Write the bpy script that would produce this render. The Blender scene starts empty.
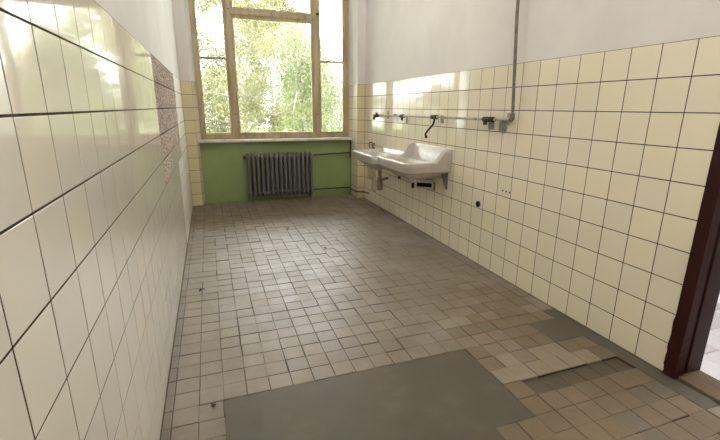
import bpy, bmesh, math, random
from mathutils import Vector, Matrix
random.seed(7)
S = bpy.context.scene
COL = S.collection

# ------------------------------------------------------------------ camera
FPX = 414.89
YAW, PITCH, ROLL = 0.3429, 0.2655, 0.0059
CAM = Vector((-1.9532, 0.0, 1.2150))
fw = Vector((math.sin(YAW) * math.cos(PITCH), math.cos(YAW) * math.cos(PITCH), -math.sin(PITCH)))
rt0 = Vector((math.cos(YAW), -math.sin(YAW), 0))
up0 = rt0.cross(fw)
rt = rt0 * math.cos(ROLL) + up0 * math.sin(ROLL)
up = -rt0 * math.sin(ROLL) + up0 * math.cos(ROLL)
cd = bpy.data.cameras.new('camera')
cam = bpy.data.objects.new('camera', cd)
COL.objects.link(cam)
cd.sensor_width = 36.0
cd.lens = 36.0 * FPX / 720.0
cd.clip_start = 0.02
cam.matrix_world = Matrix(((rt.x, up.x, -fw.x, CAM.x), (rt.y, up.y, -fw.y, CAM.y), (rt.z, up.z, -fw.z, CAM.z), (0, 0, 0, 1)))
S.camera = cam


def project(p):
    d = Vector(p) - CAM
    z = d.dot(fw)
    if z < 0.05:
        return None
    return 360 + FPX * d.dot(rt) / z, 220 - FPX * d.dot(up) / z


# ------------------------------------------------------------------ sky, sun, exposure
world = bpy.data.worlds.new('sky')
S.world = world
world.use_nodes = True
wn = world.node_tree.nodes
bg = wn['Background']
bg.inputs['Color'].default_value = (0.99, 0.985, 0.99, 1)
bg.inputs['Strength'].default_value = 2.6
sd = bpy.data.lights.new('sun', 'SUN')
sd.energy = 1.2
sd.angle = math.radians(6)
sd.color = (1.0, 0.96, 0.88)
sun = bpy.data.objects.new('sun', sd)
COL.objects.link(sun)
sun.rotation_euler = (math.radians(48), 0, math.radians(-20))   # behind the house: lights the garden, not the room
S.view_settings.view_transform = 'Standard'
S.view_settings.look = 'None'
S.view_settings.gamma = 1.0
S.view_settings.use_curve_mapping = False
S.view_settings.exposure = 2.52
FILL = 22.0          # emission of the fill globes added on the room ceiling
HALL_FILL = 36.0  # emission of the fill globe added in the hall

# ------------------------------------------------------------------ materials


def srgb(r, g, b):
    f = lambda c: (c / 255 / 12.92) if c / 255 <= 0.04045 else ((c / 255 + 0.055) / 1.055) ** 2.4
    return (f(r), f(g), f(b), 1.0)


class Mat:
    def __init__(self, name, base, rough=0.5, spec=0.5, metal=0.0):
        self.m = bpy.data.materials.new(name)
        self.m.use_nodes = True
        self.nt = self.m.node_tree
        self.n = self.nt.nodes
        self.b = self.n['Principled BSDF']
        self.b.inputs['Base Color'].default_value = base
        self.b.inputs['Roughness'].default_value = rough
        self.b.inputs['Specular IOR Level'].default_value = spec
        self.b.inputs['Metallic'].default_value = metal
        self.base = base

    def link(self, a, b):
        self.nt.links.new(a, b)

    def coord(self, kind='Object', scale=(1, 1, 1)):
        tc = self.n.new('ShaderNodeTexCoord')
        mp = self.n.new('ShaderNodeMapping')
        mp.inputs['Scale'].default_value = scale
        if kind == 'World':
            g = self.n.new('ShaderNodeNewGeometry')
            self.link(g.outputs['Position'], mp.inputs['Vector'])
        else:
            self.link(tc.outputs[kind], mp.inputs['Vector'])
        return mp.outputs['Vector']

    def noise(self, scale, detail=4, rough=0.55, kind='World', stretch=(1, 1, 1)):
        t = self.n.new('ShaderNodeTexNoise')
        t.inputs['Scale'].default_value = scale
        t.inputs['Detail'].default_value = detail
        t.inputs['Roughness'].default_value = rough
        self.link(self.coord(kind, stretch), t.inputs['Vector'])
        return t.outputs['Fac']

    def ramp(self, fac, stops):
        r = self.n.new('ShaderNodeValToRGB')
        while len(r.color_ramp.elements) < len(stops):
            r.color_ramp.elements.new(0.5)
        for e, (p, c) in zip(r.color_ramp.elements, stops):
            e.position = p
            e.color = c
        self.link(fac, r.inputs['Fac'])
        return r.outputs['Color']

    def mix(self, a, b, fac, mode='MIX'):
        x = self.n.new('ShaderNodeMix')
        x.data_type = 'RGBA'
        x.blend_type = mode
        for sock, v in ((x.inputs['Factor'], fac), (x.inputs['A'], a), (x.inputs['B'], b)):
            if hasattr(v, 'links') or hasattr(v, 'is_linked'):
                self.link(v, sock)
            else:
                sock.default_value = v
        return x.outputs['Result']

    def rand(self):
        return self.n.new('ShaderNodeObjectInfo').outputs['Random']

    def color(self, sock):
        self.link(sock, self.b.inputs['Base Color'])

    def rough_from(self, fac, lo, hi):
        mr = self.n.new('ShaderNodeMapRange')
        mr.inputs['From Min'].default_value = 0.3
        mr.inputs['From Max'].default_value = 0.7
        mr.inputs['To Min'].default_value = lo
        mr.inputs['To Max'].default_value = hi
        self.link(fac, mr.inputs['Value'])
        self.link(mr.outputs['Result'], self.b.inputs['Roughness'])

    def bump(self, fac, strength, dist):
        bp = self.n.new('ShaderNodeBump')
        bp.inputs['Strength'].default_value = strength
        bp.inputs['Distance'].default_value = dist
        self.link(fac, bp.inputs['Height'])
        self.link(bp.outputs['Normal'], self.b.inputs['Normal'])


def scale_c(c, k):
    return (min(1, c[0] * k), min(1, c[1] * k), min(1, c[2] * k), 1)


M = {}


def glazed(name, base, rough=0.07, wav=0.25):
    m = Mat(name, base, rough, 0.55)
    r = m.ramp(m.rand(), [(0.0, scale_c(base, 0.965)), (0.5, base), (1.0, (min(1, base[0] * 1.02), min(1, base[1] * 1.015), base[2] * 0.97, 1))])
    dirt = m.noise(3.0, 5, 0.6)
    c = m.mix(r, scale_c(base, 0.86), m.ramp(dirt, [(0.6, (0, 0, 0, 1)), (0.85, (0.5, 0.5, 0.5, 1))]))
    m.color(c)
    m.bump(m.noise(9.0, 1, 0.4), wav, 0.0025)
    M[name] = m.m


glazed('tile_cream', srgb(236, 228, 205), 0.07, 0.14)
glazed('tile_cream_left', srgb(236, 231, 218), 0.06, 0.14)
glazed('tile_worn', srgb(238, 233, 224), 0.34, 0.2)
glazed('tile_shaded', srgb(224, 212, 174), 0.16)  # pilaster fronts: their backlit shade is painted into the tile colour

m = Mat('grout', srgb(92, 74, 52), 0.9, 0.2)
m.color(m.ramp(m.noise(14, 5), [(0.3, srgb(44, 34, 24)), (0.7, srgb(86, 70, 50))]))
M['grout'] = m.m

m = Mat('wall_paint', srgb(226, 225, 226), 0.75, 0.25)
m.color(m.ramp(m.noise(2.2, 6, 0.6), [(0.3, srgb(220, 216, 212)), (0.7, srgb(231, 228, 224))]))
m.bump(m.noise(60, 3), 0.12, 0.003)
M['paint'] = m.m

m = Mat('green_paint', srgb(136, 156, 96), 0.45, 0.4)
m.color(m.ramp(m.noise(3.0, 5, 0.6), [(0.3, srgb(138, 155, 98)), (0.7, srgb(150, 166, 112))]))
m.bump(m.noise(40, 3), 0.15, 0.004)
M['green'] = m.m

m = Mat('mortar', srgb(170, 146, 132), 0.9, 0.2)
n1 = m.noise(26, 6, 0.7, stretch=(1, 1, 3))
m.color(m.ramp(n1, [(0.36, srgb(128, 108, 94)), (0.5, srgb(178, 160, 148)), (0.66, srgb(226, 218, 212))]))
m.bump(n1, 0.9, 0.01)
M['mortar'] = m.m

m = Mat('plaster_bare', srgb(190, 178, 158), 0.9, 0.2)
n1 = m.noise(20, 6, 0.7)
m.color(m.ramp(n1, [(0.3, srgb(128, 112, 92)), (0.5, srgb(190, 178, 158)), (0.72, srgb(214, 206, 190))]))
m.bump(n1, 0.8, 0.008)
M['plaster'] = m.m


def floor_mat(name, base, spread=0.10, rlo=0.34, rhi=0.55, dust=0.5):
    m = Mat(name, base, 0.45, 0.5)
    v = m.ramp(m.rand(), [(0.0, scale_c(base, 1 - spread)), (0.5, base), (1.0, scale_c(base, 1 + spread))])
    grime = m.noise(34, 6, 0.65)
    c = m.mix(v, scale_c(base, 0.72), m.ramp(grime, [(0.5, (0, 0, 0, 1)), (0.75, (0.55, 0.55, 0.55, 1))]))
    big = m.noise(2.0, 5, 0.6)
    c = m.mix(c, srgb(196, 186, 176), m.ramp(big, [(0.48, (0, 0, 0, 1)), (0.72, (dust, dust, dust, 1))]))
    m.color(c)
    m.rough_from(m.noise(6, 5, 0.6), rlo, rhi)
    m.bump(grime, 0.25, 0.002)
    M[name] = m.m


floor_mat('floor_tile', srgb(124, 112, 96), 0.08, dust=0.24)
floor_mat('floor_tile_light', srgb(138, 127, 107), 0.04, dust=0.2)
floor_mat('floor_tile_dark', srgb(84, 73, 54), 0.06, dust=0.05)
floor_mat('floor_tile_brown', srgb(114, 99, 77), 0.07, dust=0.12)
floor_mat('floor_tile_grey', srgb(106, 97, 80), 0.05, dust=0.2)

m = Mat('cement', srgb(124, 116, 100), 0.6, 0.4)
n1 = m.noise(5, 7, 0.62)
c = m.ramp(n1, [(0.3, srgb(80, 75, 62)), (0.55, srgb(90, 84, 70)), (0.75, srgb(104, 97, 83))])
speck = m.noise(120, 3, 0.6)
c = m.mix(c, srgb(96, 88, 76), m.ramp(speck, [(0.56, (0, 0, 0, 1)), (0.72, (0.5, 0.5, 0.5, 1))]))
m.color(c)
m.rough_from(n1, 0.45, 0.65)
m.bump(n1, 0.15, 0.004)
M['cement'] = m.m

m = Mat('floor_joint', srgb(84, 74, 60), 0.9, 0.2)
m.color(m.ramp(m.noise(18, 5), [(0.3, srgb(50, 43, 34)), (0.7, srgb(80, 71, 58))]))
M['joint'] = m.m

m = Mat('smear', srgb(150, 148, 146), 0.85, 0.2)
n1 = m.noise(70, 5, 0.7)
m.color(m.ramp(n1, [(0.3, srgb(120, 118, 116)), (0.7, srgb(176, 174, 170))]))
m.bump(n1, 0.6, 0.004)
M['smear'] = m.m

m = Mat('window_wood', srgb(188, 166, 128), 0.5, 0.35)
g = m.noise(14, 6, 0.65, stretch=(1, 1, 0.12))
c = m.ramp(g, [(0.25, srgb(150, 130, 96)), (0.5, srgb(186, 170, 136)), (0.75, srgb(206, 194, 166))])
m.color(c)
m.bump(g, 0.3, 0.003)
M['wood'] = m.m

m = Mat('sill_paint', srgb(214, 206, 200), 0.5, 0.4)
m.color(m.ramp(m.noise(16, 6, 0.7), [(0.3, srgb(150, 128, 112)), (0.45, srgb(212, 204, 198)), (0.7, srgb(226, 220, 216))]))
M['sill'] = m.m

m = Mat('ceramic', srgb(222, 217, 206), 0.18, 0.5)
n1 = m.noise(9, 6, 0.65)
c = m.ramp(n1, [(0.25, srgb(190, 184, 172)), (0.55, srgb(206, 201, 191)), (0.75, srgb(214, 210, 202))])
m.color(c)
m.rough_from(n1, 0.16, 0.28)
M['ceramic'] = m.m

m = Mat('rust_pipe', srgb(150, 126, 98), 0.7, 0.3)
n1 = m.noise(30, 6, 0.7)
m.color(m.ramp(n1, [(0.3, srgb(112, 84, 58)), (0.6, srgb(178, 156, 128)), (0.75, srgb(206, 192, 170))]))
M['stained_pipe'] = m.m

m = Mat('pipe_paint', srgb(172, 166, 148), 0.45, 0.45)
n1 = m.noise(24, 6, 0.7)
m.color(m.ramp(n1, [(0.32, srgb(112, 98, 78)), (0.5, srgb(168, 162, 144)), (0.75, srgb(196, 192, 178))]))
M['pipe'] = m.m

m = Mat('riser_metal', srgb(122, 116, 104), 0.45, 0.5, 0.3)
n1 = m.noise(20, 6, 0.7)
m.color(m.ramp(n1, [(0.32, srgb(92, 84, 72)), (0.6, srgb(132, 126, 114)), (0.8, srgb(150, 146, 136))]))
M['riser'] = m.m

m = Mat('dark_iron', srgb(46, 40, 34), 0.6, 0.4, 0.2)
m.color(m.ramp(m.noise(40, 5, 0.7), [(0.3, srgb(30, 26, 22)), (0.7, srgb(70, 58, 46))]))
M['iron'] = m.m

m = Mat('radiator_paint', srgb(104, 101, 94), 0.42, 0.45)
m.color(m.ramp(m.noise(5, 4, 0.5), [(0.3, srgb(104, 103, 99)), (0.6, srgb(112, 111, 108)), (0.8, srgb(124, 123, 120))]))
M['radiator'] = m.m

m = Mat('heating_pipe', srgb(54, 54, 36), 0.5, 0.4)
M['heatpipe'] = m.m

m = Mat('door_paint', srgb(62, 24, 18), 0.5, 0.25)
n1 = m.noise(12, 6, 0.65, stretch=(1, 1, 0.2))
m.color(m.ramp(n1, [(0.3, srgb(38, 12, 9)), (0.6, srgb(54, 18, 13)), (0.85, srgb(72, 32, 24))]))
m.bump(n1, 0.2, 0.003)
M['door'] = m.m

m = Mat('threshold_wood', srgb(116, 98, 76), 0.6, 0.35)
n1 = m.noise(12, 6, 0.65, stretch=(1, 0.15, 1))
m.color(m.ramp(n1, [(0.3, srgb(84, 68, 50)), (0.6, srgb(122, 104, 82)), (0.85, srgb(150, 134, 112))]))
M['threshold'] = m.m

m = Mat('black_hole', srgb(24, 18, 14), 0.9, 0.1)
M['hole'] = m.m

m = Mat('hall_tile', srgb(232, 228, 232), 0.35, 0.5)
m.color(m.ramp(m.rand(), [(0, srgb(206, 196, 200)), (0.5, srgb(232, 229, 234)), (1, srgb(240, 238, 240))]))
wv = m.n.new('ShaderNodeTexWave')
wv.inputs['Scale'].default_value = 22
m.link(m.coord('Object'), wv.inputs['Vector'])
wv2 = m.n.new('ShaderNodeTexWave')
wv2.bands_direction = 'Y'
wv2.inputs['Scale'].default_value = 22
m.link(m.coord('Object'), wv2.inputs['Vector'])
mm = m.n.new('ShaderNodeMath')
mm.operation = 'MULTIPLY'
m.link(wv.outputs['Fac'], mm.inputs[0])
m.link(wv2.outputs['Fac'], mm.inputs[1])
m.bump(mm.outputs[0], 0.8, 0.004)
M['hall_tile'] = m.m

m = Mat('bark', srgb(120, 108, 98), 0.9, 0.2)
m.color(m.ramp(m.noise(6, 5, 0.7), [(0.35, srgb(84, 74, 66)), (0.65, srgb(168, 160, 152))]))
M['bark'] = m.m


def leaf_mat(name, base):
    m = Mat(name, base, 0.5, 0.4)
    r = m.ramp(m.noise(1.7, 4, 0.7), [(0.3, scale_c(base, 0.6)), (0.5, base), (0.7, (min(1, base[0] * 1.5), min(1, base[1] * 1.3), base[2] * 0.9, 1))])
    m.color(r)
    tr = m.n.new('ShaderNodeBsdfTranslucent')
    m.link(r, tr.inputs['Color'])
    mx = m.n.new('ShaderNodeMixShader')
    mx.inputs[0].default_value = 0.45
    out = m.n['Material Output']
    m.link(m.b.outputs['BSDF'], mx.inputs[1])
    m.link(tr.outputs['BSDF'], mx.inputs[2])
    m.link(mx.outputs[0], out.inputs['Surface'])
    M[name] = m.m


leaf_mat('leaf_yellow', srgb(112, 112, 80))
leaf_mat('leaf_green', srgb(108, 117, 78))
leaf_mat('leaf_blue', srgb(98, 114, 98))

m = Mat('grass', srgb(120, 146, 72), 0.9, 0.2)
m.color(m.ramp(m.noise(1.2, 5, 0.7), [(0.3, srgb(96, 122, 56)), (0.7, srgb(146, 168, 92))]))
M['grass'] = m.m

gm = bpy.data.materials.new('window_glass')
gm.use_nodes = True
nt = gm.node_tree
for n_ in list(nt.nodes):
    nt.nodes.remove(n_)
o_ = nt.nodes.new('ShaderNodeOutputMaterial')
t_ = nt.nodes.new('ShaderNodeBsdfTransparent')
t_.inputs['Color'].default_value = (0.94, 0.96, 0.95, 1)
g_ = nt.nodes.new('ShaderNodeBsdfGlossy')
g_.inputs['Roughness'].default_value = 0.03
f_ = nt.nodes.new('ShaderNodeFresnel')
f_.inputs['IOR'].default_value = 1.45
x_ = nt.nodes.new('ShaderNodeMixShader')
nt.links.new(f_.outputs[0], x_.inputs[0])
nt.links.new(t_.outputs[0], x_.inputs[1])
nt.links.new(g_.outputs[0], x_.inputs[2])
nt.links.new(x_.outputs[0], o_.inputs['Surface'])
M['glass'] = gm


def emit_mat(name, col, st):
    m = Mat(name, (0.8, 0.8, 0.8, 1), 0.3)
    m.b.inputs['Emission Color'].default_value = col
    m.b.inputs['Emission Strength'].default_value = st
    M[name] = m.m


emit_mat('fill_lit', (1.0, 0.965, 0.90, 1), FILL)  # glow of the added fill globes, here and below
emit_mat('fill_dim', (1.0, 0.965, 0.90, 1), FILL * 0.55)
emit_mat('fill_hall', (0.96, 0.97, 1.0, 1), HALL_FILL)

# ------------------------------------------------------------------ mesh helpers


class MB:
    """collects vertices and faces; build() links ONE mesh object"""

    def __init__(self):
        self.v, self.f, self.mi = [], [], []

    def add(self, vs, fs, mi=0):
        k = len(self.v)
        self.v += [tuple(x) for x in vs]
        self.f += [[i + k for i in f] for f in fs]
        self.mi += [mi] * len(fs)

    def box(self, a, b, mi=0):
        (x0, y0, z0), (x1, y1, z1) = a, b
        self.add([(x0, y0, z0), (x1, y0, z0), (x1, y1, z0), (x0, y1, z0), (x0, y0, z1), (x1, y0, z1), (x1, y1, z1), (x0, y1, z1)],
                 [(0, 3, 2, 1), (4, 5, 6, 7), (0, 1, 5, 4), (1, 2, 6, 5), (2, 3, 7, 6), (3, 0, 4, 7)], mi)

    def cbox(self, a, b, c=0.003, mi=0):
        """box with all edges chamfered"""
        bm = bmesh.new()
        bmesh.ops.create_cube(bm, size=1.0)
        for v in bm.verts:
            v.co = Vector([(a[i] + b[i]) / 2 + v.co[i] * (b[i] - a[i]) for i in range(3)])
        bmesh.ops.bevel(bm, geom=bm.edges[:], offset=c, segments=2, affect='EDGES', profile=0.5)
        self.bm(bm, mi)

    def bm(self, bm, mi=0):
        bm.verts.index_update()
        self.add([v.co[:] for v in bm.verts], [[v.index for v in f.verts] for f in bm.faces], mi)
        bm.free()

    def tube(self, pts, r, n=10, cap=True, mi=0, rs=None):
        pts = [Vector(p) for p in pts]
        k = len(self.v)
        ref = None
        for i, p in enumerate(pts):
            a = pts[max(i - 1, 0)]
            b = pts[min(i + 1, len(pts) - 1)]
            t = (b - a).normalized()
            if ref is None:
                ref = Vector((0, 0, 1)) if abs(t.z) < 0.9 else Vector((1, 0, 0))
            u = t.cross(ref).normalized()
            w = u.cross(t).normalized()
            ref = w
            rr = rs[i] if rs else r
            self.v += [tuple(p + (u * math.cos(2 * math.pi * j / n) + w * math.sin(2 * math.pi * j / n)) * rr) for j in range(n)]
        for i in range(len(pts) - 1):
            for j in range(n):
                self.f.append([k + i * n + j, k + i * n + (j + 1) % n, k + (i + 1) * n + (j + 1) % n, k + (i + 1) * n + j])
                self.mi.append(mi)
        if cap:
            self.f.append([k + j for j in range(n)][::-1])
            self.f.append([k + (len(pts) - 1) * n + j for j in range(n)])
            self.mi += [mi, mi]

    def lathe(self, c, prof, n=20, axis='Z', mi=0):
        k = len(self.v)
        c = Vector(c)
        for r, h in prof:
            for j in range(n):
                a = 2 * math.pi * j / n
                p = (r * math.cos(a), r * math.sin(a), h)
                if axis == 'X':
                    p = (h, p[0], p[1])
                elif axis == 'Y':
                    p = (p[0], h, p[1])
                self.v.append(tuple(c + Vector(p)))
        for i in range(len(prof) - 1):
            for j in range(n):
                self.f.append([k + i * n + j, k + i * n + (j + 1) % n, k + (i + 1) * n + (j + 1) % n, k + (i + 1) * n + j])
                self.mi.append(mi)
        self.f.append([k + j for j in range(n)][::-1])
        self.f.append([k + (len(prof) - 1) * n + j for j in range(n)])
        self.mi += [mi, mi]

    def mesh(self, name, mats, smooth=False, angle=None):
        me = bpy.data.meshes.new(name)
        me.from_pydata(self.v, [], self.f)
        for mt in (mats if isinstance(mats, (list, tuple)) else [mats]):
            me.materials.append(M[mt])
        me.polygons.foreach_set('material_index', self.mi)
        me.update()
        bm = bmesh.new()
        bm.from_mesh(me)
        bmesh.ops.recalc_face_normals(bm, faces=bm.faces[:])
        bm.to_mesh(me)
        bm.free()
        if smooth:
            me.polygons.foreach_set('use_smooth', [True] * len(me.polygons))
            me.set_sharp_from_angle(angle=angle or math.radians(40))
        return me

    def build(self, name, mats, parent=None, smooth=False, loc=None, angle=None):
        me = self.mesh(name, mats, smooth, angle)
        return link(name, me, parent, loc)


def link(name, me, parent=None, loc=None):
    o = bpy.data.objects.new(name, me)
    COL.objects.link(o)
    if loc is not None:
        o.location = loc
    if parent is not None:
        o.parent = parent
    return o


def tag(o, label=None, cat=None, group=None, kind=None):
    if label:
        o['label'] = label
    if cat:
        o['category'] = cat
    if group:
        o['group'] = group
    if kind:
        o['kind'] = kind
    return o


def thing(name, loc, label, cat, group=None, kind=None):
    o = bpy.data.objects.new(name, None)
    o.empty_display_size = 0.1
    COL.objects.link(o)
    o.location = loc
    return tag(o, label, cat, group, kind)


def bez(pts, n=8):
    """smooth a polyline (Catmull-Rom)"""
    P = [Vector(p) for p in pts]
    out = []
    for i in range(len(P) - 1):
        p0, p1, p2, p3 = P[max(i - 1, 0)], P[i], P[i + 1], P[min(i + 2, len(P) - 1)]
        for k in range(n):
            t = k / n
            out.append(0.5 * ((2 * p1) + (p2 - p0) * t + (2 * p0 - 5 * p1 + 4 * p2 - p3) * t * t + (3 * p1 - p0 - 3 * p2 + p3) * t ** 3))
    out.append(P[-1])
    return out


# ------------------------------------------------------------------ room dimensions
XL = -2.226                 # face of the left wall tiles; right wall tiles face x = 0
TZ = 1.5                    # top of the tiled dado
T = 0.15
CEIL = 3.25
YR, YLP = 5.30, 5.50        # faces of the right and left pilasters
YG, YW = 5.62, 5.72         # green niche wall, window face
YB = -1.3                   # wall behind the camera
TH = 0.0009                  # tile proud of the bed
DY0, DY1, DTOP = 0.22, 1.133, 2.08   # door opening in the right wall

# right wall
w = MB()
for (y0, y1, z0, z1) in ((DY1, 6.1, 0, TZ), (YB, DY0, 0, TZ)):
    w.box((TH, y0, z0), (0.16, y1, z1), 1)
w.box((0.003, DY1, TZ), (0.16, 6.1, CEIL))
w.box((0.003, YB, TZ), (0.16, DY0, CEIL))
w.box((0.003, DY0, DTOP), (0.16, DY1, CEIL))
wall_right = tag(w.build('wall_right', ['paint', 'grout']), 'right wall with cream tiled dado under grey white paint', 'wall', kind='structure')
# left wall
w = MB()
w.box((XL - 0.25, YB, 0), (XL - TH, 6.1, TZ), 1)
w.box((XL - 0.25, YB, TZ), (XL - 0.003, 6.1, CEIL))
wall_left = tag(w.build('wall_left', ['paint', 'grout']), 'left wall of glossy cream tiles under white paint', 'wall', kind='structure')
# back wall: pilasters, green breast, lintel
XPL, XPR = -2.104, -0.105
w = MB()


def prism(mb, poly, z0, z1, mi=0):
    n = len(poly)
    mb.add([(x, y, z0) for x, y in poly] + [(x, y, z1) for x, y in poly],
           [list(range(n))[::-1], list(range(n, 2 * n))] + [[i, (i + 1) % n, n + (i + 1) % n, n + i] for i in range(n)], mi)


def inset(poly, d):
    return poly


lp = [(XL - 0.02, YLP + TH), (XPL - TH, YLP + TH), (-2.058 - TH, YW + 0.01), (-2.058 - TH, 6.05), (XL - 0.02, 6.05)]
rp = [(XPR + TH, YR + TH), (0.02, YR + TH), (0.02, 6.05), (-0.072 + TH, 6.05)]
lpp = [(XL - 0.02, YLP + 0.002), (XPL - 0.002, YLP + 0.002), (-2.058, YW + 0.01), (-2.058, 6.05), (XL - 0.02, 6.05)]
rpp = [(XPR + 0.002, YR + 0.002), (0.02, YR + 0.002), (0.02, 6.05), (-0.072, 6.05)]
prism(w, lp, 0, TZ, 1)
prism(w, rp, 0, TZ, 1)
prism(w, lpp, TZ, CEIL, 0)
prism(w, rpp, TZ, CEIL, 0)
w.box((-2.10, YG + 0.02, 2.86), (-0.06, 6.05, CEIL), 0)
wall_back = tag(w.build('wall_back', ['paint', 'grout']), 'window wall with two tiled pilasters and painted lintel', 'wall', kind='structure')
g = MB()
g.box((-2.095, YG, 0), (-0.068, 6.05, 0.775))
g.build('green_panel', 'green', wall_back)
# rear wall and ceiling
w = MB()
w.box((XL - 0.25, YB - 0.15, 0), (0.16, YB, CEIL))
tag(w.build('wall_rear', 'paint'), 'plain painted wall at the far end opposite the window', 'wall', kind='structure')
w = MB()
w.box((XL - 0.25, YB - 0.15, CEIL), (3.2, 6.1, CEIL + 0.2))
tag(w.build('ceiling', 'paint'), 'plain white ceiling above room and hall', 'ceiling', kind='structure')

# ------------------------------------------------------------------ wall tiles


def tile_mesh(name, a, b, mat, th=TH, ch=0.0005):
    """glazed tile lying in local xy, face towards +z, size a x b, chamfered face"""
    mb = MB()
    a, b = a / 2, b / 2
    lo = [(-a, -b, 0), (a, -b, 0), (a, b, 0), (-a, b, 0)]
    mid = [(x, y, th - ch * 0.6) for x, y, _ in lo]
    ti = [(-a + ch, -b + ch, th), (a - ch, -b + ch, th), (a - ch, b - ch, th), (-a + ch, b - ch, th)]
    mb.add(lo + mid + ti, [(0, 1, 5, 4), (1, 2, 6, 5), (2, 3, 7, 6), (3, 0, 4, 7),
                           (4, 5, 9, 8), (5, 6, 10, 9), (6, 7, 11, 10), (7, 4, 8, 11), (8, 9, 10, 11)])
    return mb.mesh(name, mat)


def frame_of(normal, upv=(0, 0, 1)):
    n = Vector(normal).normalized()
    u = Vector(upv)
    x = u.cross(n).normalized()
    y = n.cross(x).normalized()
    return Matrix(((x.x, y.x, n.x), (x.y, y.y, n.y), (x.z, y.z, n.z)))


def put_tile(name, me, parent, loc, rot, tilt):
    r = rot @ Matrix.Rotation(random.gauss(0, tilt), 3, 'X') @ Matrix.Rotation(random.gauss(0, tilt), 3, 'Y')
    o = bpy.data.objects.new(name, me)
    COL.objects.link(o)
    o.matrix_world = Matrix.Translation(loc) @ r.to_4x4()
    o.parent = parent
    return o


def join_tiles(name, specs, parent, mat):
    """the remaining tiles of one surface, real geometry in one object"""
    mb = MB()
    for me, loc, rot, tilt in specs:
        r = rot @ Matrix.Rotation(random.gauss(0, tilt), 3, 'X') @ Matrix.Rotation(random.gauss(0, tilt), 3, 'Y')
        mb.add([tuple(Vector(loc) + r @ v.co) for v in me.vertices], [list(p.vertices) for p in me.polygons])
    o = mb.build(name, mat, parent)
    o['kind'] = 'stuff'
    return o


def seen(p):
    q = project(p)
    return q is not None and -25 < q[0] < 745 and -25 < q[1] < 465


J = 0.0046
t_full = tile_mesh('wall_tile', T - J, T - J, 'tile_cream')
t_left = tile_mesh('wall_tile', T - J, T - J, 'tile_cream_left')
t_worn = tile_mesh('wall_tile', T - J, T - J, 'tile_worn')
ROT_R = frame_of((-1, 0, 0))
ROT_L = frame_of((1, 0, 0))
ROT_B = frame_of((0, -1, 0))
Y0R = 1.285
missing_r = {(24, 7), (25, 7), (24, 8), (25, 6)}
cands = []
for c in range(-1, 27):
    for r in range(10):
        if (c, r) in missing_r:
            continue
        y = Y0R + T * (c + 0.5)
        z = TZ - T * (r + 0.5)
        if c == 26:        # cut tile against the pilaster
            wd = YR - (Y0R + 26 * T)
            me = bpy.data.meshes.get('wall_tile_cut') or tile_mesh('wall_tile_cut', wd - J, T - J, 'tile_cream')
            y = YR - wd / 2
        else:
            me = t_full
        cands.append((me, Vector((TH, y, z)), ROT_R, 0.0028))
for me, loc, rot, ti in cands:
    put_tile('wall_tile', me, wall_right, loc, rot, ti)
# tiles beyond the door, behind the camera
join_tiles('wall_tile_field', [(t_full, Vector((TH, DY0 - T * (c + 0.5), TZ - T * (r + 0.5))), ROT_R, 0.002) for c in range(10) for r in range(10)], wall_right, 'tile_cream')

Y0L = 0.9205
missing_l = {(c, r) for r in range(4) for c in range(12, 23)} | {(c, 4) for c in range(12, 16)} | {(22, 4)}
missing_l -= {(22, 3)}
cands = []
for c in range(-14, 31):
    for r in range(10):
        y = Y0L + T * (c + 0.5)
        z = TZ - T * (r + 0.5)
        if y > YLP:
            continue
        if (c, r) in missing_l:
            continue
        cands.append((t_worn if c > 22 or (c > 19 and r > 4) else t_left, Vector((XL - TH, y, z)), ROT_L, 0.0013 + 0.0022 * max(0, c - 8) / 20))
vis = [k for k in cands if seen(k[1])]
vis.sort(key=lambda k: (k[1] - CAM).length)
rest = [k for k in cands if not seen(k[1])] + vis[300:]
for me, loc, rot, ti in vis[:300]:
    put_tile('wall_tile', me, wall_left, loc, rot, ti)
join_tiles('wall_tile_field', rest, wall_left, 'tile_cream_left')
# bare mortar beds where tiles have come off
for (c, r) in sorted(missing_l):
    mb = MB()
    n = 6
    vs, fs = [], []
    for i in range(n + 1):
        for k in range(n + 1):
            e = 0.0 if 0 < i < n and 0 < k < n else 1.0
            vs.append((XL - TH + (0.0045 + random.uniform(-0.003, 0.0022)) * (1 - 0.8 * e), Y0L + T * (c + 0.012 + 0.976 * i / n), TZ - T * (r + 0.03 + 0.94 * k / n)))
    for i in range(n):
        for k in range(n):
            a = i * (n + 1) + k
            fs.append((a, a + 1, a + n + 2, a + n + 1))
    mb.add(vs, fs)
    mb.build('mortar_bed', 'mortar', wall_left)
for (c, r) in sorted(missing_r):
    mb = MB()
    n = 6
    vs, fs = [], []
    for i in range(n + 1):
        for k in range(n + 1):
            e = 0.0 if 0 < i < n and 0 < k < n else 1.0
            vs.append((TH - (0.004 + random.uniform(-0.003, 0.002)) * (1 - 0.8 * e), Y0R + T * (c + i / n), TZ - T * (r + k / n)))
    for i in range(n):
        for k in range(n):
            a = i * (n + 1) + k
            fs.append((a, a + n + 1, a + n + 2, a + 1))
    mb.add(vs, fs)
    mb.build('mortar_bed', 'plaster', wall_right)

# pilaster tiles
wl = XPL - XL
me = tile_mesh('pilaster_tile', wl - J, T - J, 'tile_shaded')
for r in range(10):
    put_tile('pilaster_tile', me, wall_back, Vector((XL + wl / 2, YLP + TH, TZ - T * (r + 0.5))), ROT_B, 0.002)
me = tile_mesh('pilaster_tile', -XPR - J, T - J, 'tile_shaded')
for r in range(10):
    put_tile('pilaster_tile', me, wall_back, Vector((XPR / 2, YR + TH, TZ - T * (r + 0.5))), ROT_B, 0.002)
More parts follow.
